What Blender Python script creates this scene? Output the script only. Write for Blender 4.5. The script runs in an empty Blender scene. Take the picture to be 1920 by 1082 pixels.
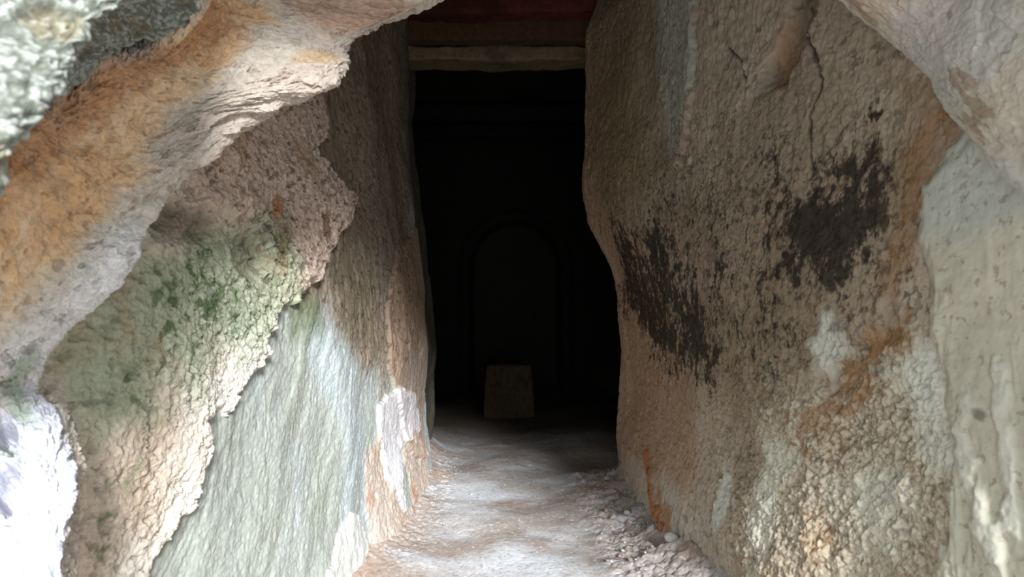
import bpy, math, random
import numpy as np

# ------------------------------------------------------------------ camera, world, sun, exposure
D = 1.0                       # mesh density
F = 1400.0                    # focal length in pixels of the 1920x1082 frame
H = 0.62                      # eye height over the passage floor (m)
C = bpy.context.scene.collection
sc = bpy.context.scene
cam_d = bpy.data.cameras.new('camera'); cam = bpy.data.objects.new('camera', cam_d); C.objects.link(cam)
cam.location = (0, 0, H); cam.rotation_euler = (math.pi / 2, 0, 0)
cam_d.sensor_width = 36; cam_d.lens = 36 * F / 1920; cam_d.clip_start = 0.02
cam_d.dof.use_dof = True; cam_d.dof.focus_distance = 1.7; cam_d.dof.aperture_fstop = 9.5
sc.camera = cam
w = bpy.data.worlds.new('sky'); sc.world = w; w.use_nodes = True
bg = w.node_tree.nodes['Background']; bg.inputs[0].default_value = (0.80, 0.91, 1.0, 1); bg.inputs[1].default_value = 1.7
sd_ = bpy.data.lights.new('sun', 'SUN'); sun = bpy.data.objects.new('sun', sd_); C.objects.link(sun)
sd_.energy = 6.5; sd_.angle = math.radians(13); sd_.color = (0.90, 0.95, 1.0)
SUN_DIR = (-0.30, 1.0, -0.46)
from mathutils import Vector
sun.rotation_euler = Vector(SUN_DIR).to_track_quat('-Z', 'Y').to_euler()
sun.location = (1, -3, 3)
vs = sc.view_settings
vs.view_transform = 'Standard'; vs.look = 'None'; vs.gamma = 1; vs.use_curve_mapping = False; vs.exposure = 0.60
sc.cycles.max_bounces = 8; sc.cycles.diffuse_bounces = 5

# ------------------------------------------------------------------ numeric helpers
def lin(r, g, b):
    c = np.array([r, g, b], float) / 255.0
    return np.where(c < 0.04045, c / 12.92, ((c + 0.055) / 1.055) ** 2.4)

def hash2(ix, iy, seed):
    h = (ix.astype(np.int64) * 374761393 + iy.astype(np.int64) * 668265263 + seed * 1442695041) & 0xffffffff
    h = ((h ^ (h >> 13)) * 1274126177) & 0xffffffff
    h = ((h ^ (h >> 15)) * 2246822519) & 0xffffffff
    return ((h ^ (h >> 16)) & 0xffffff) / float(0xffffff)

def vnoise(x, y, seed=0):
    ix = np.floor(x); iy = np.floor(y); fx = x - ix; fy = y - iy
    ix = ix.astype(np.int64); iy = iy.astype(np.int64)
    fx = fx * fx * fx * (fx * (fx * 6 - 15) + 10); fy = fy * fy * fy * (fy * (fy * 6 - 15) + 10)
    a = hash2(ix, iy, seed); b = hash2(ix + 1, iy, seed); c = hash2(ix, iy + 1, seed); d = hash2(ix + 1, iy + 1, seed)
    return (a + (b - a) * fx) * (1 - fy) + (c + (d - c) * fx) * fy

def fbm(x, y, seed=0, o=4, gain=0.5):               # about -1..1
    s = 0; a = 1; t = 0
    for k in range(o):
        s = s + a * (vnoise(x * 1.07, y * 1.07, seed + 17 * k) * 2 - 1); t += a
        a *= gain; x, y = x * 1.6 - y * 1.2 + 5.3, x * 1.2 + y * 1.6 + 9.1
    return s / t * 1.6

def worley(x, y, seed=0):                            # distance to nearest seed point, and cell value
    ix = np.floor(x).astype(np.int64); iy = np.floor(y).astype(np.int64)
    best = np.full(x.shape, 9.0); val = np.zeros(x.shape)
    for dx in (-1, 0, 1):
        for dy in (-1, 0, 1):
            cx = ix + dx; cy = iy + dy
            px = cx + hash2(cx, cy, seed); py = cy + hash2(cx, cy, seed + 7)
            d = (px - x) ** 2 + (py - y) ** 2
            m = d < best
            best = np.where(m, d, best); val = np.where(m, hash2(cx, cy, seed + 31), val)
    return np.sqrt(best), val

def lumps(x, y, seed=0):                             # rounded grains, 0..1, uneven in height
    d, v = worley(x + 0.35 * fbm(x * 0.9, y * 0.9, seed + 3, 2), y + 0.35 * fbm(x * 0.9, y * 0.9, seed + 5, 2), seed)
    return np.clip(1 - d * d * 1.6, 0, 1) * (0.35 + 0.65 * v)

def ss(a, b, x):
    t = np.clip((x - a) / (b - a), 0, 1); return t * t * (3 - 2 * t)

def mix(c, d, m):
    return c + (np.asarray(d) - c) * m[..., None]

def cr(P, t):                                        # Catmull-Rom along axis 0 at parameters t
    n = P.shape[0]
    i = np.clip(np.floor(t).astype(int), 0, n - 2); f = (t - i)
    f = f.reshape((-1,) + (1,) * (P.ndim - 1))
    p1 = P[i]; p2 = P[i + 1]
    p0 = np.where((i > 0).reshape(f.shape), P[np.maximum(i - 1, 0)], 2 * p1 - p2)
    p3 = np.where((i < n - 2).reshape(f.shape), P[np.minimum(i + 2, n - 1)], 2 * p2 - p1)
    return 0.5 * (2 * p1 + (p2 - p0) * f + (2 * p0 - 5 * p1 + 4 * p2 - p3) * f ** 2 + (3 * p1 - p0 - 3 * p2 + p3) * f ** 3)

def at(px, py, Y):                                   # a place seen at that pixel, Y metres into the cave
    return np.array([(px - 960) / F * Y, Y, H + (541 - py) / F * Y])

class Sheet:
    """a surface spanned by a coarse grid of 3D points [row][column]; s, t are metres along it"""
    def __init__(self, ctrl, nu, nv, flip=False, useg=None, vseg=None):
        P = np.array(ctrl, float)                    # rows (v) x cols (u) x 3
        nu = max(8, int(nu * D)); nv = max(8, int(nv * D))
        def params(n, cnt, seg):
            if seg is None: return np.linspace(0, n - 1, cnt)
            seg = (list(seg) + [seg[-1]] * n)[:n - 1]; cum = np.concatenate([[0], np.cumsum(seg)]); cum = cum / cum[-1]
            return np.interp(np.linspace(0, 1, cnt), cum, np.arange(n))
        pv = params(P.shape[0], nv, vseg); pu = params(P.shape[1], nu, useg)
        A = cr(P, pv); A = np.swapaxes(cr(np.swapaxes(A, 0, 1), pu), 0, 1)
        self.B = A
        du = np.gradient(A, axis=1); dv = np.gradient(A, axis=0)
        N = np.cross(du, dv); N /= np.linalg.norm(N, axis=2, keepdims=True) + 1e-12
        if flip: N = -N
        self.N = N; self.flip = flip
        lu = np.linalg.norm(du, axis=2); lv = np.linalg.norm(dv, axis=2)
        mid = A.shape[0] // 2
        self.s = np.cumsum(lu[mid])[None, :] + 0 * lu
        midu = A.shape[1] // 2
        self.t = np.cumsum(lv[:, midu])[:, None] + 0 * lv
        self.h = np.zeros(lu.shape); self.col = np.zeros(A.shape) + 0.5
        self.px = 960 + F * A[..., 0] / A[..., 1]; self.py = 541 - F * (A[..., 2] - H) / A[..., 1]
    def st(self, px, py):                            # the place on this surface that the photo shows there
        d = (self.px - px) ** 2 + (self.py - py) ** 2
        e = np.array([0, 0, H]) - self.B
        ok = (self.B[..., 1] > 0.1) & ((self.N * e).sum(-1) > 0)
        d = np.where(ok, d, 1e12)
        near = ok & (d < (math.sqrt(d.min()) + 9) ** 2)           # of several layers along that line of sight, the nearest
        ymin = self.B[..., 1][near].min()
        d = np.where(near & (self.B[..., 1] < ymin * 1.06 + .02), d, 1e12)
        i = np.unravel_index(np.argmin(d), d.shape)
        return self.s[i], self.t[i]
    def poly(self, pts, soft=0.012, rough=0.02, freq=18, seed=1):   # 1 inside the outline, ragged edge
        q = np.array([self.st(*p) for p in pts])
        X, Y = self.s, self.t
        lo = q.min(0) - 0.4; hi = q.max(0) + 0.4
        dist = np.full(X.shape, 1e9); inside = np.zeros(X.shape, bool)
        n = len(q)
        for k in range(n):
            x0, y0 = q[k]; x1, y1 = q[(k + 1) % n]
            ex, ey = x1 - x0, y1 - y0; L = ex * ex + ey * ey + 1e-12
            tt = np.clip(((X - x0) * ex + (Y - y0) * ey) / L, 0, 1)
            dist = np.minimum(dist, (X - x0 - tt * ex) ** 2 + (Y - y0 - tt * ey) ** 2)
            c = ((y0 > Y) != (y1 > Y)) & (X < (x1 - x0) * (Y - y0) / (y1 - y0 + 1e-15) + x0)
            inside ^= c
        sd = np.sqrt(dist) * np.where(inside, 1, -1)
        if rough: sd = sd + rough * fbm(X * freq, Y * freq, seed, 4, 0.6)
        self.sd = sd
        return ss(-soft, soft, sd)
    def line(self, pts, width=0.004, rough=0.006, seed=2):
        q = np.array([self.st(*p) for p in pts]); X = self.s + rough * fbm(self.s * 30, self.t * 30, seed, 3); Y = self.t + rough * fbm(self.s * 30, self.t * 30, seed + 9, 3)
        dist = np.full(X.shape, 1e9)
        for k in range(len(q) - 1):
            x0, y0 = q[k]; x1, y1 = q[k + 1]
            ex, ey = x1 - x0, y1 - y0; L = ex * ex + ey * ey + 1e-12
            tt = np.clip(((X - x0) * ex + (Y - y0) * ey) / L, 0, 1)
            dist = np.minimum(dist, (X - x0 - tt * ex) ** 2 + (Y - y0 - tt * ey) ** 2)
        return 1 - ss(width * 0.4, width * 1.4, np.sqrt(dist))
    def blob(self, px, py, rx, ry, seed=3, rough=0.35, freq=14):     # soft ragged patch, radii in metres
        s0, t0 = self.st(px, py)
        r = np.sqrt(((self.s - s0) / rx) ** 2 + ((self.t - t0) / ry) ** 2) + rough * fbm(self.s * freq, self.t * freq, seed, 4)
        return 1 - ss(0.45, 1.15, r)
    def build(self, name, mat, parent=None, keep=None, h=None, col=None):
        h = self.h if h is None else h; col = self.col if col is None else col
        V = self.B + self.N * h[..., None]
        nv, nu = V.shape[:2]
        idx = np.arange(nv * nu).reshape(nv, nu)
        q = np.stack([idx[:-1, :-1], idx[:-1, 1:], idx[1:, 1:], idx[1:, :-1]], -1)
        if self.flip: q = q[..., ::-1]
        if keep is not None:
            k = keep[:-1, :-1] | keep[1:, :-1] | keep[:-1, 1:] | keep[1:, 1:]
            q = q[k]
        q = q.reshape(-1, 4)
        used = np.unique(q); remap = np.full(nv * nu, -1, np.int64); remap[used] = np.arange(len(used))
        q = remap[q]; Vf = V.reshape(-1, 3)[used]; Cf = np.clip(col.reshape(-1, 3)[used], 0, 1)
        return mesh_np(name, Vf, q, Cf, mat, parent)

def mesh_np(name, V, q, Cf, mat, parent=None):
    me = bpy.data.meshes.new(name)
    me.vertices.add(len(V)); me.vertices.foreach_set('co', V.astype(np.float32).ravel())
    me.loops.add(q.size); me.loops.foreach_set('vertex_index', q.astype(np.int32).ravel())
    me.polygons.add(len(q)); me.polygons.foreach_set('loop_start', np.arange(0, q.size, 4, dtype=np.int32))
    me.polygons.foreach_set('loop_total', np.full(len(q), 4, np.int32))
    me.update(); me.validate()
    me.polygons.foreach_set('use_smooth', np.ones(len(q), bool))
    a = me.color_attributes.new('pigment', 'FLOAT_COLOR', 'POINT')
    a.data.foreach_set('color', np.concatenate([Cf, np.ones((len(Cf), 1))], 1).astype(np.float32).ravel())
    me.materials.append(mat)
    o = bpy.data.objects.new(name, me); C.objects.link(o)
    if parent: o.parent = parent
    return o

def structure(o): o['kind'] = 'structure'; return o
def tag(o, label, cat, group=None):
    o['label'] = label; o['category'] = cat
    if group: o['group'] = group
    return o

# ------------------------------------------------------------------ materials
def earth(name, rough=0.9, fine=220, amp=0.25, bump=0.6, bdist=0.002, speck=0.0, grain=600, spec=0.25):
    m = bpy.data.materials.new(name); m.use_nodes = True; nt = m.node_tree; N = nt.nodes; L = nt.links
    b = N['Principled BSDF']; b.inputs['Roughness'].default_value = rough
    b.inputs['Specular IOR Level'].default_value = spec
    at_ = N.new('ShaderNodeAttribute'); at_.attribute_name = 'pigment'
    tc = N.new('ShaderNodeTexCoord')
    n1 = N.new('ShaderNodeTexNoise'); n1.inputs['Scale'].default_value = fine; n1.inputs['Detail'].default_value = 6; n1.inputs['Roughness'].default_value = 0.65
    L.new(tc.outputs['Object'], n1.inputs['Vector'])
    mr = N.new('ShaderNodeMapRange'); mr.inputs[1].default_value = 0.3; mr.inputs[2].default_value = 0.7
    mr.inputs[3].default_value = 1 - amp; mr.inputs[4].default_value = 1 + amp
    L.new(n1.outputs['Fac'], mr.inputs[0])
    mx = N.new('ShaderNodeVectorMath'); mx.operation = 'SCALE'
    L.new(at_.outputs['Color'], mx.inputs[0]); L.new(mr.outputs[0], mx.inputs['Scale'])
    n2 = N.new('ShaderNodeTexNoise'); n2.inputs['Scale'].default_value = grain; n2.inputs['Detail'].default_value = 3
    L.new(tc.outputs['Object'], n2.inputs['Vector'])
    L.new(mx.outputs[0], b.inputs['Base Color'])
    ad = N.new('ShaderNodeMath'); ad.operation = 'MULTIPLY_ADD'; ad.inputs[1].default_value = 0.4
    L.new(n2.outputs['Fac'], ad.inputs[0]); L.new(n1.outputs['Fac'], ad.inputs[2])
    bp = N.new('ShaderNodeBump'); bp.inputs['Strength'].default_value = bump; bp.inputs['Distance'].default_value = bdist
    L.new(ad.outputs[0], bp.inputs['Height']); L.new(bp.outputs[0], b.inputs['Normal'])
    return m
M_render = earth('cement_render', fine=90, amp=0.14, bump=0.32, bdist=0.002)
M_crust = earth('lime_crust', fine=170, amp=0.2, bump=0.8, bdist=0.0035)
M_clay = earth('ochre_clay', fine=130, amp=0.22, bump=0.8, bdist=0.003)
M_smooth = earth('smooth_plaster', fine=60, amp=0.08, bump=0.35, bdist=0.002, rough=0.75)
M_dust = earth('dusty_floor', fine=120, amp=0.16, bump=0.3, bdist=0.0015)
M_stone = earth('old_stone', fine=60, amp=0.3, bump=0.6, bdist=0.004)

CREAM = lin(205, 190, 170); PINK = lin(186, 162, 145); GREY = lin(158, 160, 150); BLUEGREY = lin(166, 172, 170)
BROWN = lin(128, 106, 84); OCHRE = lin(190, 132, 78); RUST = lin(165, 92, 48); MOSS = lin(74, 96, 52); SOOT = lin(38, 33, 27)
WHITE = lin(226, 226, 222); GREEN = lin(140, 152, 122)

# ------------------------------------------------------------------ left wall of the passage
zs = [-0.06, 0.20, 0.45, 0.70, 0.95, 1.25, 1.70]
Ys = [0.35, 0.70, 1.00, 1.30, 1.60, 1.85, 2.10, 2.35, 2.50, 2.58, 2.80, 2.95, 3.00, 3.02]
low = [-.80, -.605, -.49, -.425, -.365, -.325, -.296, -.285, -.285, -.30, -.31, -.33, -.60, -1.0]
top = [-.86, -.66, -.56, -.51, -.455, -.42, -.39, -.36, -.345, -.36, -.37, -.40, -.65, -1.0]
ctrl = []
for z in zs:
    k = ss(0.45, 1.35, z)
    flare = 0.03 * max(0, 1 - z / 0.15) if z > 0 else 0.035
    ctrl.append([[low[i] * (1 - k) + top[i] * k + (flare if i < 9 else 0), Ys[i], z] for i in range(len(Ys))])
L_ = Sheet(ctrl, 1150, 900, useg=[.35, .40, .55, .50, .45, .35, .3, .25, .14, .07, .12, .06, .05, .05])
S = L_; s, t = S.s, S.t
# trowel-dragged cement: streaks running down and forward
def streaks(s, t, ang, f1, f2, seed):
    c, q = math.cos(ang), math.sin(ang)
    a = s * c + t * q; b = -s * q + t * c
    return fbm(a * f1, b * f2, seed, 4, 0.55)
st1 = streaks(s + 0.04 * fbm(s * 4, t * 4, 7, 2), t, math.radians(68), 4, 26, 11)
st2 = streaks(s, t, math.radians(38), 7, 34, 12)
warp = fbm(s * 5, t * 5, 13, 3)
h = 0.016 * fbm(s * 2.3, t * 2.3, 14, 3) + 0.0020 * st1 + 0.0018 * st2 * ss(-.2, .6, warp) + 0.003 * fbm(s * 11, t * 9, 10, 3) + 0.0007 * fbm(s * 80, t * 80, 15, 4, .65)
pits = ss(0.62, 0.85, fbm(s * 70, t * 70, 16, 3)); h -= 0.002 * pits * (.4 + ss(.6, .9, S.B[..., 2])); h += .0006 * fbm(s * 150, t * 150, 20, 3, .7)
ridge = ss(0.5, 0.75, streaks(s, t, math.radians(80), 6, 34, 17)); h += 0.0008 * ridge * ss(.2, .8, fbm(s * 6, t * 6, 18, 2))
col = np.zeros(S.B.shape) + GREY
col = mix(col, BLUEGREY, ss(-0.3, 0.6, fbm(s * 6, t * 3, 19, 4)))
col = mix(col, lin(128, 128, 112), 0.5 * ss(0.0, 0.8, st1))
upper = S.poly([(540, 560), (600, 610), (690, 690), (720, 720), (745, 700), (790, 640), (790, -80), (400, -80), (400, 500)], 0.05, 0.05, 7, 21)
col = mix(col, lin(132, 112, 90), 0.85 * upper)  # brown above the shadow line: part dirt, part shade put into the colour
col = mix(col, lin(92, 82, 60), 0.55 * upper * ss(0.0, 0.7, fbm(s * 9, t * 3, 22, 4)))
pink = S.poly([(742, 470), (785, 430), (800, 640), (800, 860), (760, 850), (726, 700), (728, 560)], 0.006, 0.012, 14, 23)
col = mix(col, lin(158, 128, 106), 0.7 * pink); h += 0.010 * pink
pale = S.poly([(706, 760), (735, 730), (775, 740), (785, 800), (750, 830), (740, 880), (745, 960), (715, 900), (706, 830)], 0.008, 0.012, 22, 24)
brick = S.poly([(676, 850), (705, 820), (720, 900), (740, 960), (800, 930), (800, 860), (780, 815), (745, 830), (755, 900), (790, 1010), (700, 1082), (690, 980)], 0.018, 0.02, 16, 25)
col = mix(col, lin(178, 154, 136), 0.7 * brick); h += 0.007 * brick * (0.6 + 0.6 * lumps(s * 55, t * 40, 26))
col = mix(col, lin(200, 194, 194), 0.8 * pale); h += 0.010 * pale
low_w = S.poly([(628, 1000), (655, 960), (690, 1010), (690, 1120), (600, 1120)], 0.006, 0.01, 24, 27)
col = mix(col, lin(206, 204, 196), 0.65 * low_w); h += 0.008 * low_w
col = mix(col, RUST, 0.4 * ss(0.3, 0.8, fbm(s * 12, t * 8, 28, 4)) * brick)
spk = ss(0.45, 0.62, fbm(s * 75, t * 75, 29, 3)) * (0.25 + 0.75 * upper)
col = mix(col, lin(58, 46, 34), 0.55 * spk)
mos = S.poly([(552, 555), (600, 560), (600, 640), (540, 640)], 0.02, 0.02, 20, 30)
col = mix(col, lin(96, 108, 74), 0.6 * mos)
h += 0.004 * upper * lumps(s * 38, t * 30, 31)
col = mix(col, lin(78, 66, 48), .85 * ss(2.25, 2.5, S.B[..., 1] + .05 * fbm(s * 12, t * 8, 32, 3)) * np.maximum(ss(.75, 1.0, S.B[..., 2]), ss(2.5, 2.56, S.B[..., 1])))  # door reveal and upper corner darkened, shade put into the colour
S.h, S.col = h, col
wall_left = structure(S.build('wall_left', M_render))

# thick broken crust of lime plaster over the outer half of that wall
out = [(-200, -60), (400, -60), (592, 40), (590, 150), (606, 240), (586, 290), (612, 330), (652, 372), (638, 420), (618, 470), (578, 530), (518, 568),
       (506, 600), (480, 640), (465, 690), (432, 740), (384, 780), (364, 800), (362, 850), (348, 905), (325, 950), (298, 1000), (258, 1040), (250, 1130), (-200, 1150)]
m = S.poly(out, 0.010, 0.016, 20, 41); sdc = S.sd
base_h = h
hc = base_h * 0.4 - 0.013 + 0.036 * m + 0.012 * fbm(s * 4, t * 4, 42, 3)
g1 = lumps(s * 110, t * 110, 43); g2 = lumps(s * 190, t * 190, 44); g3 = lumps(s * 55, t * 62, 45)
rub = S.poly([(250, 480), (400, 400), (520, 470), (520, 620), (380, 700), (260, 730), (140, 680), (150, 560)], 0.05, 0.05, 9, 46)
hc += 0.0016 * g1 + 0.0010 * g2 + (0.0012 + 0.003 * rub) * g3 + 0.0032 * fbm(s * 75, t * 75, 67, 5, .75)
scal = ss(0.0, 0.7, fbm(s * 20, t * 24, 47, 5, .6)); hc += 0.0035 * scal
pit = ss(0.42, 0.6, fbm(s * 75, t * 85, 48, 4)); hc -= 0.0045 * pit
edge = np.exp(-np.clip(sdc, 0, 1) / 0.02)
hollow = S.blob(318, 412, 0.10, 0.035, 49, .3); hc -= 0.016 * hollow
hol2 = S.blob(450, 480, 0.06, 0.05, 50, .25); hc -= 0.018 * hol2
ledge = S.line([(250, 470), (300, 430), (390, 380), (470, 400)], 0.016, 0.01, 51); hc += 0.010 * ledge
hc = np.where(sdc < 0, hc - 0.03 * np.clip(-sdc / 0.02, 0, 1), hc)
cc = np.zeros(S.B.shape) + lin(196, 176, 158)
cc = mix(cc, lin(205, 190, 172), ss(-.4, .6, fbm(s * 8, t * 8, 52, 4)))
upc = S.poly([(380, 120), (640, 60), (690, 380), (600, 560), (480, 560), (420, 420), (330, 330)], 0.05, 0.04, 9, 53)
cc = mix(cc, lin(206, 180, 162), 0.85 * upc)
lowc = S.poly([(560, 570), (500, 700), (400, 810), (390, 920), (290, 1082), (200, 1082), (240, 860), (300, 740), (430, 620)], 0.05, 0.04, 9, 54)
cc = mix(cc, lin(238, 230, 218), 0.85 * lowc)
tan = S.poly([(130, 900), (220, 800), (330, 850), (300, 1082), (120, 1082)], 0.06, 0.05, 9, 55)
cc = mix(cc, lin(176, 150, 122), 0.6 * tan)
grn = S.poly([(120, 640), (160, 560), (250, 480), (330, 470), (420, 400), (520, 450), (530, 560), (440, 640), (360, 640), (310, 740), (230, 800), (120, 850)], 0.05, 0.05, 8, 56)
cc = mix(cc, lin(160, 168, 140), 0.8 * grn)
mossm = grn * ss(-0.02, 0.35, fbm(s * 60, t * 62, 57, 5, .7) - 0.35 * g1 + 0.05) * ss(-0.5, 0.1, fbm(s * 7, t * 7, 58, 3) + .1)
cc = mix(cc, lin(70, 92, 46), 0.80 * np.clip(mossm, 0, 1))
for bx, by, rx in ((190, 890, .03), (160, 960, .02), (500, 460, .03), (150, 1030, .018), (400, 560, .05), (265, 540, .05)):
    cc = mix(cc, lin(72, 96, 52), 0.7 * S.blob(bx, by, rx, rx * .7, 59 + bx % 7, .5, 40) * ss(-.3, .3, fbm(s * 50, t * 50, 60, 3)))
cc = mix(cc, lin(136, 134, 112), 0.7 * hol2); cc = mix(cc, lin(100, 84, 64), 0.7 * hollow)
cc = mix(cc, RUST, 0.7 * S.blob(497, 390, .022, .03, 61, .4, 40)); cc = mix(cc, lin(104, 72, 44), .7 * S.blob(592, 425, .02, .03, 62, .5, 40))
cc = mix(cc, lin(150, 110, 66), 0.35 * ss(0.45, 0.7, fbm(s * 7, t * 6, 63, 4)))
cc = mix(cc, lin(60, 46, 34), 0.65 * pit * (0.35 + 0.65 * upc))
cc = mix(cc, lin(110, 84, 60), 0.5 * ss(.4, .65, fbm(s * 95, t * 95, 64, 2)) * upc)
S.build('plaster_crust', M_crust, wall_left, keep=(sdc > -0.02) & (S.B[..., 1] < 2.1), h=hc, col=cc)['label'] = 'thick pinkish lime crust with green algae, broken along its edge'

# ------------------------------------------------------------------ right wall
zs = [-0.06, 0.12, 0.30, 0.45, 0.65, 0.87, 1.10, 1.40, 1.46, 1.58, 1.80]
Ys = [0.30, 0.55, 0.80, 1.05, 1.30, 1.60, 1.85, 2.10, 2.35, 2.47, 2.56, 2.80, 2.95, 3.00, 3.02]
prof = {  # x at the corner (Y 2.5) for each height
    -0.06: .355, 0.12: .342, 0.30: .352, 0.45: .356, 0.65: .335, 0.87: .250, 1.10: .243, 1.40: .236, 1.46: .238, 1.58: .275, 1.80: .32}
near = [.86, .74, .66, .58, .51, .435, .405, .385, .36]
ctrl = []
for z in zs:
    row = []
    for i, Y in enumerate(Ys):
        c = prof[z]
        if i <= 8:
            k = (Y - 1.3) / (2.47 - 1.3); k = min(1, max(0, k)) ** 1.3
            x = near[i] + (c - .352) * k + 0.02 * ss(.6, 1.2, z) * (1 - k)
            if z < 0.15 and 1.2 < Y < 2.2: x -= 0.03
        elif i == 9: x = c
        elif i == 10: x = c + 0.035
        elif i == 11: x = c + 0.10
        elif i == 12: x = c + 0.14
        elif i == 13: x = .7
        else: x = 1.0
        row.append([x, Y, z])
    ctrl.append(row)
R_ = Sheet(ctrl, 1200, 900, useg=[.25, .35, .4, .5, .5, .5, .35, .3, .25, .10, .06, .06, .04, .05, .05], flip=True)
S = R_; s, t = S.s, S.t
bulge = fbm(s * 2.4, t * 1.8, 71, 3)
g1 = lumps(s * 130, t * 120, 72); g2 = lumps(s * 165, t * 120, 73); ver = streaks(s + .02 * fbm(s * 8, t * 8, 7, 2), t, math.radians(84), 4, 42, 74)
gran = S.poly([(1320, 700), (1480, 640), (1700, 600), (1750, 700), (1760, 1100), (1420, 1100), (1350, 900)], 0.06, 0.06, 7, 75)
h = 0.020 * bulge + 0.0030 * fbm(s * 45, t * 45, 76, 5, .72) + .003 * gran * fbm(s * 90, t * 75, 69, 4, .75) + 0.0016 * ver + 0.0016 * g1 * (0.4 + gran) + 0.0018 * g2 * gran + 0.006 * gran * fbm(s * 22, t * 16, 70, 4, .6)
pit = ss(0.42, 0.6, fbm(s * 70, t * 60, 77, 4, .55)); h -= 0.0035 * pit * (.3 + .7 * ss(-.4, .4, fbm(s * 4, t * 4, 78, 3)))
gro = S.line([(1440, 140), (1480, 60), (1500, -20)], 0.035, 0.01, 79); h -= 0.022 * gro
gro3 = S.line([(1560, 720), (1600, 700), (1640, 640), (1670, 610)], 0.022, 0.012, 80); h -= 0.010 * gro3
crack = np.maximum(S.line([(1488, 10), (1492, 45), (1520, 90), (1532, 150), (1510, 220), (1514, 300), (1520, 330)], 0.0035, 0.006, 81), S.line([(1355, 80), (1375, 110), (1390, 150)], 0.003, 0.006, 82)); h -= 0.006 * crack
rid = S.line([(1300, -40), (1292, 100), (1282, 200), (1262, 300)], 0.02, 0.01, 83); h += 0.014 * rid
jamb = S.line([(1108, 425), (1150, 520), (1172, 640), (1172, 880)], 0.035, 0.008, 84); h += 0.006 * jamb
rust2 = S.line([(1246, 935), (1262, 960), (1268, 1000), (1262, 1030)], .022, .016, 64)
rust = S.line([(1213, 848), (1222, 890), (1236, 940), (1256, 975), (1262, 1010), (1256, 1082)], 0.016, 0.006, 85)
h += 0.009 * rust
ridge2 = S.poly([(1420, 900), (1450, 760), (1520, 700), (1560, 880), (1520, 1100), (1400, 1100)], 0.05, 0.03, 9, 86); h += 0.010 * ridge2
fan = streaks(s, t, math.radians(-52), 8, 75, 87) * S.blob(1580, 900, .16, .22, 88, .3, 9); h += 0.0035 * fan
col = np.zeros(S.B.shape) + lin(150, 134, 114)
col = mix(col, lin(170, 154, 134), ss(-.4, .6, fbm(s * 6, t * 5, 89, 4)))
warm = S.poly([(1090, 80), (1180, 60), (1200, 300), (1180, 420), (1280, 640), (1300, 900), (1240, 960), (1150, 900), (1165, 650), (1098, 420)], 0.05, 0.04, 7, 90)
col = mix(col, lin(164, 130, 100), 0.6 * warm)
strip = S.poly([(1236, -40), (1308, -40), (1300, 120), (1284, 200), (1258, 300), (1240, 290), (1236, 180), (1222, 100)], 0.008, 0.010, 16, 91)
col = mix(col, lin(160, 160, 146), 0.85 * strip); h = h * 1.0
olive = S.poly([(1100, 60), (1140, -40), (1230, -40), (1225, 180), (1240, 330), (1160, 420), (1120, 300)], 0.05, 0.03, 8, 92)
col = mix(col, lin(126, 112, 82), 0.6 * olive)
# black mould, dense in two places and thinning into speckle around them
dens = np.zeros(s.shape)
for P, k in (([(1440, 380), (1540, 340), (1690, 330), (1700, 420), (1640, 540), (1560, 560), (1470, 500)], 1.6),
             ([(1150, 420), (1250, 440), (1330, 560), (1370, 680), (1330, 720), (1230, 670), (1170, 560)], 1.1),
             ([(1230, 330), (1400, 330), (1700, 260), (1720, 560), (1560, 640), (1400, 720), (1280, 600), (1200, 460)], 0.55)):
    dens = np.maximum(dens, k * S.poly(P, 0.09, 0.06, 7, 93))
mn = fbm(s * 55, t * 38, 94, 5, .75) * .75 + fbm(s * 9, t * 5, 95, 4) * .25 - .25 * g1 + .05
mould = ss(0.42, 0.95, dens * .95 + mn * 0.9)
col = mix(col, lin(38, 31, 23), 0.93 * mould)
thin = ss(0.28, 0.5, fbm(s * 100, t * 80, 96, 4, .7)) * ss(.0, .5, dens + 0.18)
col = mix(col, lin(36, 29, 22), 0.75 * thin)
tan2 = S.poly([(1180, 420), (1400, 340), (1720, 250), (1740, 420), (1700, 640), (1560, 650), (1420, 760), (1260, 720)], 0.10, 0.06, 7, 66)
col = mix(col, lin(112, 92, 68), 0.45 * tan2 * (1 - mould))
col = mix(col, lin(50, 38, 28), 0.8 * crack); col = mix(col, lin(70, 52, 34), 0.5 * gro)
up = S.poly([(1640, 130), (1760, 120), (1830, 200), (1790, 280), (1720, 330), (1680, 420), (1700, 240)], 0.03, 0.03, 9, 97)
col = mix(col, lin(126, 96, 66), 0.5 * up)
col = mix(col, lin(138, 100, 64), 0.5 * S.line([(1745, 230), (1722, 290), (1700, 420), (1672, 520)], .026, .02, 98))
for bx, by, rx, ry, k in ((1660, 640, .05, .03, .7), (1610, 720, .06, .03, .7), (1560, 800, .05, .04, .65), (1500, 870, .05, .07, .7), (1540, 1010, .04, .07, .75), (1330, 1060, .03, .05, .7), (1450, 100, .03, .06, .5)):
    col = mix(col, lin(152, 112, 70), .8 * k * S.blob(bx, by, rx, ry, bx % 13, .5, 16))
for bx, by, rx, ry in ((1560, 640, .035, .05), (1700, 720, .08, .05), (1740, 780, .04, .09), (1490, 880, .05, .06), (1450, 980, .04, .12), (1640, 960, .07, .07), (1360, 940, .03, .09), (1280, 300, .01, .01)):
    col = mix(col, lin(198, 198, 184), 0.75 * S.blob(bx, by, rx, ry, by % 11, .5, 14))
grains = S.poly([(1430, 880), (1500, 720), (1760, 620), (1770, 1100), (1400, 1100)], 0.06, 0.05, 8, 99)
col = mix(col, lin(206, 196, 172), 0.6 * grains * ss(.25, .6, g2))
col = mix(col, lin(84, 66, 46), 0.4 * grains * ss(.25, .02, g2))
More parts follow.
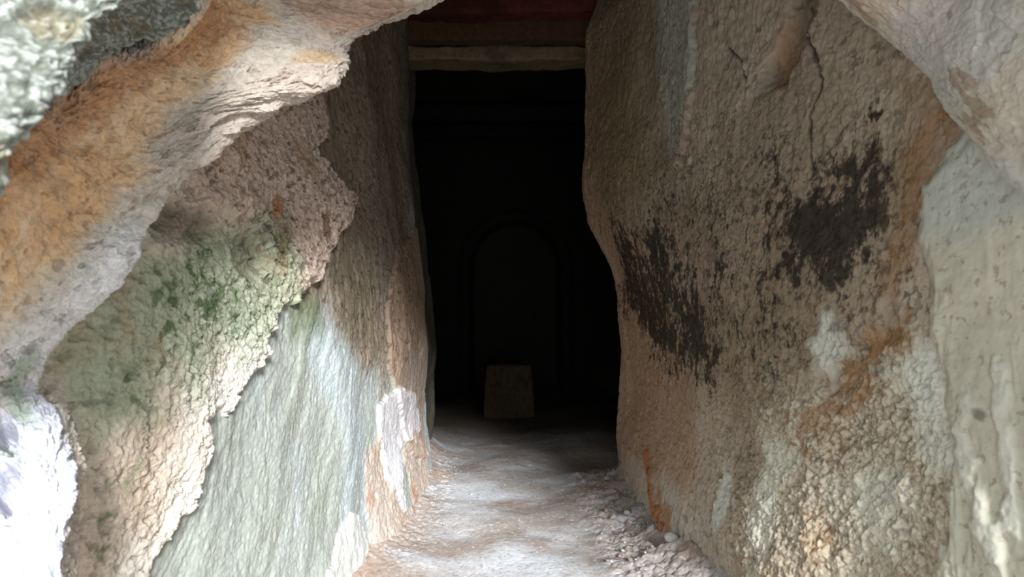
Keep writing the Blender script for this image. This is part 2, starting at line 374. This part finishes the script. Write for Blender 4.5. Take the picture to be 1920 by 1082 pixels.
col = mix(col, lin(136, 98, 58), 0.65 * S.line([(1520, 800), (1580, 760), (1610, 710), (1645, 650), (1680, 615)], .022, .03, 68))
lowr = S.poly([(1150, 860), (1220, 880), (1300, 940), (1400, 1100), (1140, 1100)], 0.04, 0.03, 9, 100)
col = mix(col, lin(176, 168, 156), 0.6 * lowr)
col = mix(col, lin(150, 98, 56), 0.7 * rust2); col = mix(col, lin(160, 96, 52), 0.85 * rust); col = mix(col, lin(84, 52, 32), .7 * rust * ss(.1, .5, fbm(s * 50, t * 50, 65, 3)))
col = mix(col, lin(70, 56, 42), 0.4 * pit * ss(-.3, .4, fbm(s * 5, t * 4, 140, 3)))
S.h, S.col = h, col
wall_right = structure(S.build('wall_right', M_render))
# smooth newer plaster spread over the outer end of the right wall
out = [(1840, 210), (1800, 262), (1760, 300), (1722, 345), (1712, 420), (1722, 500), (1740, 560), (1752, 640), (1778, 720), (1776, 830), (1762, 900), (1768, 1000), (1752, 1150), (2600, 1400), (3000, 200), (2400, -400), (1900, 150)]
m = S.poly(out, 0.02, 0.016, 12, 111); sdp = S.sd
drip = ss(.25, .75, streaks(s, t, math.radians(86), 3, 24, 112)) * ss(0.75, 0.45, S.B[..., 2])
hp = h * 0.25 - 0.009 + 0.017 * m + 0.009 * fbm(s * 3, t * 3, 113, 3) + 0.005 * drip + 0.0012 * fbm(s * 30, t * 30, 114, 4)
fl = S.line([(1810, 760), (1812, 880), (1850, 1000), (1870, 1030)], 0.012, 0.012, 115) + S.line([(1888, 700), (1886, 860), (1890, 1000)], 0.012, 0.010, 116)
hp += 0.004 * np.clip(fl, 0, 1)
low_l = ss(0.40, 0.18, S.B[..., 2]); hp += 0.004 * low_l * lumps(s * 60, t * 60, 118)
hp = np.where(sdp < 0, hp - 0.02 * np.clip(-sdp / 0.02, 0, 1), hp)
cp = np.zeros(S.B.shape) + lin(182, 176, 156)
cp = mix(cp, lin(196, 188, 168), ss(-.3, .6, fbm(s * 4, t * 4, 119, 4)))
cp = mix(cp, lin(176, 180, 172), 0.6 * S.blob(1800, 330, .16, .1, 120, .3, 8))
cp = mix(cp, lin(120, 96, 70), 0.45 * ss(.68, .8, fbm(s * 100, t * 100, 121, 3)))
cp = mix(cp, lin(108, 104, 92), 0.8 * S.blob(1843, 780, .012, .010, 122, .3, 60))
cp = mix(cp, lin(204, 204, 190), 0.4 * np.clip(fl, 0, 1))
S.build('plaster_coat', M_smooth, wall_right, keep=(sdp > -0.02) & (S.B[..., 1] < 1.5), h=hp, col=cp)['label'] = 'smooth pale grey-green plaster with drips'

# ------------------------------------------------------------------ floor of the passage and the chamber
yy = [-1.6, -0.6, 0.2, 0.8, 1.2, 1.6, 2.0, 2.4, 2.8, 3.3, 4.0, 4.8]
ctrl = [[[x, y, 0.0] for x in (-1.3, -.7, -.42, -.2, 0, .2, .42, .7, 1.3)] for y in yy]
S = Sheet(ctrl, 700, 1100, useg=[.2, .2, .5, .5, .5, .5, .3, .2], vseg=[.05, .1, .15, .3, .6, .6, .5, .4, .35, .3, .2])
X, Y = S.B[..., 0], S.B[..., 1]
def edge_x(Yq, tab): return np.interp(Yq, [a for a, b in tab], [b for a, b in tab])
le = edge_x(Y, [(0.3, -.8), (1.0, -.49), (1.6, -.36), (2.1, -.29), (2.9, -.30), (2.96, -.32), (3.02, -1.2)])
re = edge_x(Y, [(0.3, .8), (1.0, .56), (1.3, .48), (1.6, .39), (2.1, .37), (2.5, .35), (2.9, .42), (3.02, 1.2)])
dl = np.clip(X - le, 0, 1); dr = np.clip(re - X, 0, 1)
h = 0.045 * np.exp(-dl / 0.05) + 0.055 * np.exp(-dr / 0.05) * ss(2.7, 2.3, Y) + 0.014 * fbm(X * 3, Y * 2.5, 131, 2) + 0.0016 * fbm(X * 14, Y * 10, 132, 4)
mud = ss(.22, .12, dr) * ss(2.75, 2.3, Y)
rubl = ss(.16, .06, dl) * ss(1.4, 1.8, Y) * ss(3, 2.6, Y)
h += 0.010 * mud * fbm(X * 18, Y * 14, 133, 4) + 0.006 * (mud + rubl) * lumps(X * 60, Y * 40, 134) + 0.0006 * lumps(X * 120, Y * 90, 135)
d, v = worley(X * 13 + .3 * fbm(X * 20, Y * 20, 3), Y * 10, 136)
h += 0.016 * mud * (v > .5) * ss(.6, .35, d) * (v - .3)
lay = fbm(X * 4, Y * 6, 137, 5, .55)
col = np.zeros(S.B.shape) + lin(160, 150, 142)
col = mix(col, lin(178, 176, 176), ss(-.1, .6, lay))
col = mix(col, lin(156, 130, 112), 0.6 * ss(.05, .6, fbm(X * 4, Y * 7, 138, 4)))
col = mix(col, lin(122, 104, 90), 0.45 * ss(.2, .8, fbm(X * 7, Y * 13, 139, 4)))
col = mix(col, lin(164, 136, 118), 0.55 * ss(.13, .0, dl) * ss(-.5, .3, fbm(X * 9, Y * 9, 140, 3)))
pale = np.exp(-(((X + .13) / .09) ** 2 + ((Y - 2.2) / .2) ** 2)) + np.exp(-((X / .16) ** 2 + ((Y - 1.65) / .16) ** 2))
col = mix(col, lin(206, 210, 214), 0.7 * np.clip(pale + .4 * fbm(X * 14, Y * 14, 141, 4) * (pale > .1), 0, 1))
col = mix(col, lin(222, 216, 208), 0.4 * ss(.74, .84, fbm(X * 110, Y * 110, 142, 2)))
col = mix(col, lin(110, 92, 80), 0.35 * ss(.65, .8, fbm(X * 110, Y * 110, 143, 2)))
dark_in = ss(2.9, 3.4, Y); col = mix(col, lin(62, 50, 36), 0.85 * dark_in)  # chamber floor painted darker to deepen the shade inside
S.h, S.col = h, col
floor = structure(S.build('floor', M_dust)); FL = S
def floor_z(x, y):
    i = np.argmin((FL.B[..., 0] - x) ** 2 + (FL.B[..., 1] - y) ** 2)
    return FL.h.ravel()[i]

# ------------------------------------------------------------------ rough rock over the opening, left
A = [(930, -130, 1.16), (810, 3, 1.10), (668, 80, 1.03), (640, 126, .99), (500, 186, .94), (370, 292, .88), (255, 420, .82), (243, 500, .80), (138, 600, .77), (62, 722, .74), (106, 792, .71), (130, 900, .67), (128, 1082, .62), (118, 1300, .58)]
B = [(620, -260, 1.02), (500, -90, .98), (450, 20, .93), (425, 140, .88), (312, 222, .83), (258, 312, .78), (172, 412, .74), (112, 482, .71), (22, 592, .68), (-40, 700, .68), (-30, 790, .67), (-20, 900, .65), (-20, 1082, .60), (-20, 1300, .56)]
Cc = [(520, -330, .95), (440, -110, .88), (398, 15, .82), (312, 98, .77), (225, 133, .72), (125, 205, .67), (60, 242, .63), (0, 282, .60), (-80, 380, .57), (-160, 560, .58), (-180, 790, .60), (-180, 900, .60), (-180, 1082, .56), (-180, 1300, .52)]
Dd = [(330, -600, .66), (220, -350, .58), (150, -220, .51), (60, -160, .46), (-60, -80, .42), (-160, 20, .39), (-240, 120, .37), (-320, 240, .36), (-420, 380, .38), (-500, 560, .45), (-500, 790, .50), (-500, 900, .50), (-500, 1082, .48), (-500, 1300, .45)]
Cm = [(x - 22, y - 18, Y_) if y < 560 else (x, y, Y_) for x, y, Y_ in Cc]
row = lambda pts, dy=0: [at(x, y, Y_ + dy) for x, y, Y_ in pts]
def back(pts, out_, dy):                          # the same edge carried back and outwards into the rock
    r = []
    for x, y, Y_ in pts:
        p = at(x, y, Y_); r.append(p + np.array([-out_, dy, out_ * 0.6 if y < 600 else 0.0]))
    return r
far = [p + np.array([-.9, -.15, .35]) for p in row(Dd)]
ctrl = [back(A, .42, .30), back(A, .10, .14), row(A), row(B), [p + np.array([0, .024, 0]) for p in row(Cm)], [p + np.array([-.06, .06, .05]) for p in row(Cm)], [p + np.array([-.30, .16, .10]) for p in row(Cm)]]
S = Sheet(ctrl, 1250, 800, useg=None, vseg=[.2, .3, 1.2, .7, .15, .1], flip=True)
nrm = S.N[S.N.shape[0] // 2, S.N.shape[1] // 2]
s, t = S.s, S.t
g1 = lumps(s * 120, t * 120, 151); g2 = lumps(s * 60, t * 70, 152); g3 = lumps(s * 230, t * 230, 153)
ochre = S.poly([(470, -40), (452, 20), (440, 100), (340, 190), (270, 300), (180, 420), (110, 510), (0, 590), (-120, 640), (-60, 300), (60, 230), (225, 125), (312, 90), (395, 5), (420, -60)], 0.02, 0.022, 14, 154)
h = 0.016 * fbm(s * 4, t * 4, 155, 3) + 0.002 * g1 + 0.003 * g2 + 0.001 * g3 + 0.0045 * fbm(s * 40, t * 40, 156, 5, .72)
pit = ss(.45, .62, fbm(s * 90, t * 90, 157, 4)); h -= 0.004 * pit
rag = S.poly([(x, y) for x, y, _ in A], 0, 0, 1, 1) * 0
h -= 0.010 * ochre
bright = S.poly([(-200, 745), (60, 738), (110, 790), (140, 900), (140, 1300), (-300, 1300)], 0.02, 0.02, 15, 158)
h += 0.012 * bright * lumps(s * 24, t * 24, 159)
for bx, by in ((14, 815), (14, 915)): h -= 0.03 * S.blob(bx, by, .022, .012, 160 + by % 5, .35, 30)
terr = S.line([(610, 140), (480, 215), (400, 300), (280, 400), (220, 470)], .02, .01, 161); h += .010 * terr
ter2 = S.line([(440, 220), (330, 330), (230, 400)], .016, .012, 162); h -= .010 * ter2
col = np.zeros(S.B.shape) + lin(192, 180, 164)
col = mix(col, lin(182, 166, 152), ss(-.3, .6, fbm(s * 7, t * 9, 163, 4)))
col = mix(col, lin(212, 182, 146), 0.9 * ochre)
col = mix(col, lin(188, 142, 98), 0.5 * ochre * ss(.0, .6, fbm(s * 9, t * 9, 164, 4)))
col = mix(col, lin(206, 160, 110), 0.5 * ochre * ss(.3, .7, g2))
deep = S.line([(420, 20), (320, 110), (230, 145), (130, 215), (60, 250), (0, 290)], .035, .012, 165)
col = mix(col, lin(164, 108, 68), .6 * deep)
col = mix(col, lin(170, 120, 84), .5 * S.blob(655, 15, .05, .03, 166, .5, 20)); col = mix(col, lin(176, 140, 90), .6 * S.blob(610, 110, .03, .02, 167, .5, 25))
col = mix(col, lin(220, 216, 214), 0.75 * S.poly([(240, 430), (180, 440), (60, 600), (0, 660), (0, 720), (60, 720), (140, 600), (245, 500)], .03, .03, 12, 168))
col = mix(col, lin(186, 186, 196), 0.9 * bright)
col = mix(col, lin(118, 132, 100), 0.6 * (S.blob(20, 745, .05, .02, 169, .5, 30) + S.blob(16, 850, .02, .03, 170, .5, 30)).clip(0, 1))
col = mix(col, lin(120, 94, 70), 0.25 * pit * (1 - bright))
S.h, S.col = h, col
rockL = tag(S.build('rock_overhang', M_clay), 'ragged rock face with an orange clay band and pale rim, left of the opening', 'rock')
# grey pebbly mortar on its outer face
def mid(p, q, k): return [a * (1 - k) + b * k for a, b in zip(p, q)]
rim = row(Cm)
inn = [p + np.array([-.01, .05, .03]) for p, b_ in zip(rim, row(B))]
edge_r = [p + (d_ - p) * 0.03 + np.array([0, -.012, 0]) for p, d_ in zip(rim, row(Dd))]
ctrl = [inn, rim, [(a + b_) / 2 + np.array([0, -.01, 0]) for a, b_ in zip(rim, row(Dd))], [p + np.array([0, .0, 0]) for p in row(Dd)], far]
S = Sheet(ctrl, 900, 560, vseg=[.1, .6, .5, .15], flip=True); s, t = S.s, S.t
g1 = lumps(s * 170, t * 170, 171); g2 = lumps(s * 80, t * 70, 172)
h = 0.010 * fbm(s * 8, t * 8, 173, 3) + 0.0035 * g1 + 0.004 * g2 + 0.0035 * fbm(s * 40, t * 40, 174, 3)
gap = ss(.35, .6, fbm(s * 26, t * 18, 175, 3)); h -= 0.006 * gap
h -= .010
col = np.zeros(S.B.shape) + lin(104, 106, 95)
col = mix(col, lin(156, 158, 148), ss(.3, .7, g1)); col = mix(col, lin(70, 70, 58), .7 * ss(.25, .0, g1 + .5 * g2)); col = mix(col, lin(130, 112, 76), .4 * gap)
S.h, S.col = h, col
S.build('mortar_coat', M_crust, rockL)['label'] = 'grey pebbly mortar crust'

# ------------------------------------------------------------------ rock over the opening, right
A = [(1380, -260, 1.20), (1500, -110, 1.15), (1612, 2, 1.10), (1702, 66, 1.05), (1765, 135, 1.0), (1828, 212, .94), (1925, 300, .86), (2060, 400, .78), (2300, 520, .70), (2700, 700, .6)]
B = [(1440, -420, 1.08), (1600, -260, 1.02), (1720, -140, .97), (1820, -70, .92), (1880, 10, .87), (1950, 80, .82), (2050, 160, .75), (2200, 260, .68), (2450, 380, .6), (2800, 560, .5)]
Cc = [(1520, -800, .95), (1750, -560, .9), (1900, -420, .85), (2000, -340, .8), (2100, -260, .75), (2200, -180, .7), (2330, -80, .64), (2500, 40, .58), (2700, 200, .5), (3000, 400, .42)]
def backr(pts, out_, dy): return [at(x, y, Y_) + np.array([out_, dy, out_ * .7]) for x, y, Y_ in pts]
far = [p + np.array([.8, -.15, .35]) for p in row(Cc)]
S = Sheet([backr(A, .35, .35), backr(A, .06, .12), row(A), row(B), row(Cc), far], 700, 520, vseg=[.2, .3, .9, .5, .2]); s, t = S.s, S.t
h = 0.012 * fbm(s * 4, t * 4, 181, 3) + 0.0030 * fbm(s * 26, t * 26, 182, 4, .6) + 0.0016 * lumps(s * 70, t * 70, 183)
slot = ss(.40, .62, fbm(s * 14, t * 34, 184, 3)); h -= .004 * slot
col = np.zeros(S.B.shape) + lin(196, 188, 170)
col = mix(col, lin(204, 184, 166), ss(-.3, .6, fbm(s * 5, t * 5, 185, 4)))
col = mix(col, lin(190, 190, 188), .5 * ss(.0, .6, fbm(s * 4, t * 6, 186, 4)))
col = mix(col, lin(140, 110, 82), .55 * ss(.50, .68, fbm(s * 14, t * 30, 187, 3)))
S.h, S.col = h, col
rockR = tag(S.build('rock_overhang', M_smooth), 'smooth cream rock face slanting across the upper right corner of the opening', 'rock')

# ------------------------------------------------------------------ ceiling of the passage: rock between the overhangs, then up and back to the lintels
ctrl = [[[x * k, y, (z if y > .2 or x > -.05 else 1.12)] for x in (-1.3, -.8, -.5, -.22, 0, .25, .5, .8, 1.3)] for y, z, k in  # unseen front edge shaped to block sun, lowered at left to shade the mortar
        ((-.10, 1.62, 1), (.10, 1.33, 1), (.30, 1.29, 1), (.6, 1.31, 1), (.9, 1.38, 1), (1.2, 1.50, 1), (1.6, 1.60, 1), (2.1, 1.63, 1), (2.53, 1.63, 1), (2.9, 1.66, 1), (3.1, 1.60, 1), (4.9, 1.55, 1))]
S = Sheet(ctrl, 260, 420); s, t = S.s, S.t
S.h = 0.02 * fbm(s * 4, t * 4, 191, 4) + .004 * lumps(s * 40, t * 40, 192); S.col = mix(np.zeros(S.B.shape) + lin(110, 92, 72), lin(30, 26, 20), ss(2.4, 2.7, S.B[..., 1]))  # painted near black past the doorway, standing in for the chamber's shade
S.flip = False
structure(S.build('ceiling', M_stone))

# ------------------------------------------------------------------ lintels over the doorway
def worn_block(name, lo, hi, col, mat, seed, taper=0.0, parent=None, n=26, amp=.004, bev=.012):
    lo = np.array(lo, float); hi = np.array(hi, float); c = (lo + hi) / 2; r = (hi - lo) / 2
    V = []; Q = []; 
    dims = np.maximum(4, np.minimum(160, (2 * r / (0.008)).astype(int)))
    for ax in range(3):
        for sg in (-1, 1):
            a, b = (ax + 1) % 3, (ax + 2) % 3
            ua = np.linspace(-1, 1, dims[a]); ub = np.linspace(-1, 1, dims[b])
            U, W = np.meshgrid(ua, ub)
            P = np.zeros(U.shape + (3,)); P[..., ax] = sg; P[..., a] = U; P[..., b] = W
            base = sum(len(x) for x in V); V.append(P.reshape(-1, 3))
            idx = base + np.arange(U.size).reshape(U.shape)
            q = np.stack([idx[:-1, :-1], idx[:-1, 1:], idx[1:, 1:], idx[1:, :-1]], -1).reshape(-1, 4)
            Q.append(q if sg > 0 else q[:, ::-1])
    P = np.concatenate(V) * r
    inner = r - bev                                   # rounded arrises
    cl = np.clip(P, -inner, inner); dlt = P - cl; ln = np.linalg.norm(dlt, axis=1, keepdims=True) + 1e-9
    Pn = cl + dlt / ln * np.minimum(ln, bev)
    nn = dlt / ln
    f = fbm(Pn[:, 0] * 25 + Pn[:, 1] * 11 + seed, Pn[:, 2] * 25 + Pn[:, 1] * 17, seed, 4)
    f2 = fbm(Pn[:, 0] * 5 + seed, Pn[:, 2] * 5 + Pn[:, 1] * 4, seed + 5, 3)
    Pn = Pn + nn * (amp * f + 2 * amp * f2)[:, None]
    if taper:
        k = 1 - taper * (Pn[:, 2] / r[2] * .5 + .5); Pn[:, 0] *= k; Pn[:, 1] *= k
    cf = mix(np.zeros(P.shape) + col, np.asarray(col) * .55, ss(.0, .8, f2 + .5 * f))
    q = np.concatenate(Q)
    # merge coincident rim vertices
    key = np.round(np.concatenate(V) * r * 1e5).astype(np.int64)
    _, first, inv = np.unique(key, axis=0, return_index=True, return_inverse=True)
    inv = inv.ravel()
    return mesh_np(name, Pn[first] + c, inv[q], cf[first], mat, parent)
tag(worn_block('lintel', (-.41, 2.60, H + .795), (.34, 2.74, H + .850), lin(112, 98, 74), M_stone, 201, bev=.010), 'narrow pale brown lintel, lowest of the three over the dark doorway', 'lintel')
tag(worn_block('lintel', (-.41, 2.545, H + .846), (.34, 2.76, H + .925), lin(76, 54, 36), M_stone, 202, bev=.008), 'brown lintel beam between the pale lintel and the reddish slab', 'lintel')
tag(worn_block('roof_slab', (-.44, 2.46, H + .912), (.40, 2.80, H + 1.03), lin(86, 42, 28), M_stone, 203, bev=.008), 'reddish slab laid across the top of the doorway above both lintels', 'slab')

# ------------------------------------------------------------------ the dark chamber
ctrl = [[[x, 4.55, z] for x in (-1.1, -.5, 0, .5, 1.1)] for z in (-.06, .5, 1.1, 1.7)]
S = Sheet(ctrl, 300, 240); X, Z = S.B[..., 0], S.B[..., 2]
xc = 0.02; inside = ss(-.012, .012, np.where(Z < .75, .27 - np.abs(X - xc), .27 - np.sqrt((X - xc) ** 2 + (Z - .75) ** 2)) + .006 * fbm(X * 9, Z * 9, 211))
ring = ss(-.012, .012, np.where(Z < .75, .34 - np.abs(X - xc), .34 - np.sqrt((X - xc) ** 2 + (Z - .75) ** 2)))
S.h = -(0.16 * inside) + .02 * ring * (1 - inside) + .01 * fbm(X * 5, Z * 5, 212, 4)
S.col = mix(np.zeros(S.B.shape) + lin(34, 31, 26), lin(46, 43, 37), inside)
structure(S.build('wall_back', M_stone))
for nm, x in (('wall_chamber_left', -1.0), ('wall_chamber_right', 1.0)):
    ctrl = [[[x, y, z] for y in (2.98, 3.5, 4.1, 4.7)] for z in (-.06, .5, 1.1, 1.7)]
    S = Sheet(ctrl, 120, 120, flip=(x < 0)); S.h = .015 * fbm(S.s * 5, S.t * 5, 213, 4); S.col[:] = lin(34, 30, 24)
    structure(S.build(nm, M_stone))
tag(worn_block('stone_block', (-.145, 3.56, -.01), (.115, 3.76, .255), lin(70, 56, 38), M_stone, 221, taper=.16, bev=.014, amp=.003), 'squat tapering stone block standing on the chamber floor in the dark', 'stone')
for k, (y, z) in enumerate(((3.75, 1.47), (4.2, 1.47))):
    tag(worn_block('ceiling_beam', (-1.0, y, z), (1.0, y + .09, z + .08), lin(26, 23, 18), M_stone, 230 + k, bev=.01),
        ['dark beam across the chamber ceiling just behind the doorway', 'dark beam across the chamber ceiling, the farther one'][k], 'beam')

# ------------------------------------------------------------------ clods and pebbles lying on the floor
def lump_mesh(seed, col, mat):
    n, mm = 14, 20
    th = np.linspace(0, math.pi, n); ph = np.linspace(0, 2 * math.pi, mm, endpoint=False)
    rnd = np.random.RandomState(seed)
    planes = rnd.normal(size=(9, 3)); planes /= np.linalg.norm(planes, axis=1, keepdims=True); dd = rnd.uniform(.62, .98, 9)
    V = []
    for a in th[1:-1]:
        for b in ph: V.append((math.sin(a) * math.cos(b), math.sin(a) * math.sin(b), math.cos(a)))
    V += [(0, 0, 1), (0, 0, -1)]; V = np.array(V)
    k = V @ planes.T; r = np.min(np.where(k > .05, dd / np.maximum(k, .05), 9), axis=1).clip(.3, 1.05)
    V = V * r[:, None] * np.array([1, .8, .62])
    F_ = []
    R = n - 2
    for i in range(R - 1):
        for j in range(mm): F_.append((i * mm + j, (i + 1) * mm + j, (i + 1) * mm + (j + 1) % mm, i * mm + (j + 1) % mm))
    for j in range(mm):
        F_.append((R * mm, j, (j + 1) % mm)); F_.append((R * mm + 1, (R - 1) * mm + (j + 1) % mm, (R - 1) * mm + j))
    me = bpy.data.meshes.new('pebble'); me.from_pydata(V.tolist(), [], F_)
    a = me.color_attributes.new('pigment', 'FLOAT_COLOR', 'POINT')
    cf = np.ones((len(V), 4)); cf[:, :3] = np.asarray(col) * (0.85 + .3 * rnd.rand(len(V), 1)); a.data.foreach_set('color', cf.astype(np.float32).ravel())
    for p in me.polygons: p.use_smooth = True
    me.materials.append(mat); return me
KIND = {'pale': [lump_mesh(300 + i, lin(176, 170, 162), M_dust) for i in range(4)],
        'brown': [lump_mesh(310 + i, lin(140, 120, 106), M_dust) for i in range(4)],
        'grey': [lump_mesh(320 + i, lin(128, 124, 116), M_dust) for i in range(4)]}
rng = random.Random(5)
def drop(name, kind, x, y, r, label, cat, group=None):
    o = bpy.data.objects.new(name, rng.choice(KIND[kind])); C.objects.link(o)
    o.scale = (r, r, r); o.rotation_euler = (rng.uniform(-.3, .3), rng.uniform(-.3, .3), rng.uniform(0, 6.28))
    o.location = (x, y, floor_z(x, y) + r * 0.35); tag(o, label, cat, group)
def ground(px, py): Y_ = H * F / (py - 541); return (px - 960) / F * Y_, Y_
for px, py, r, kind, lab in ((1192, 892, .016, 'grey', 'grey clod at the foot of the right door jamb, beside the rusty streak'),
                             (1166, 905, .013, 'grey', 'grey clod just left of the largest clod by the right jamb'),
                             (1138, 918, .010, 'pale', 'pale flat clod on the floor before the right jamb'),
                             (1136, 978, .011, 'brown', 'reddish brown clod at the left tip of the rubble along the right wall'),
                             (1175, 985, .010, 'pale', 'pale lump in the middle of the rubble along the right wall'),
                             (1205, 975, .012, 'pale', 'pale lump at the right end of the rubble, close to the wall'),
                             (883, 929, .006, 'pale', 'small white chip lying alone in the middle of the floor'),
                             (1258, 1062, .020, 'grey', 'large grey stone at the bottom edge by the right wall')):
    x, y = ground(px, py); drop('clod', kind, x, y, r, lab, 'clod')
for k in range(70):
    px = rng.gauss(1185, 38); py = rng.uniform(905, 1080); x, y = ground(px, py)
    if x > np.interp(y, [1.6, 2.1, 2.5], [.37, .36, .33]) or px < 1090: continue
    kd = rng.choice(['pale', 'brown', 'grey']); drop('pebble', kd, x, y, rng.uniform(.003, .007), f'tiny {kd} pebble in the rubble strewn along the foot of the right wall', 'pebble', f'{kd} pebbles along the right wall')
for k in range(40):
    px = rng.gauss(835, 28); py = rng.uniform(850, 990); x, y = ground(px, py)
    if x < np.interp(y, [1.6, 2.1, 2.5], [-.33, -.27, -.27]): continue
    kd = rng.choice(['pale', 'pale', 'brown']); drop('pebble', kd, x, y, rng.uniform(.002, .004), f'tiny {kd} pebble in the crumbs strewn along the foot of the left wall', 'pebble', f'{kd} pebbles along the left wall')
for k in range(26):
    px = rng.uniform(860, 1120); py = rng.uniform(900, 1075); x, y = ground(px, py)
    drop('pebble', 'pale', x, y, rng.uniform(.0013, .0026), 'tiny white chip scattered over the open middle of the floor', 'pebble', 'white chips on the open floor')
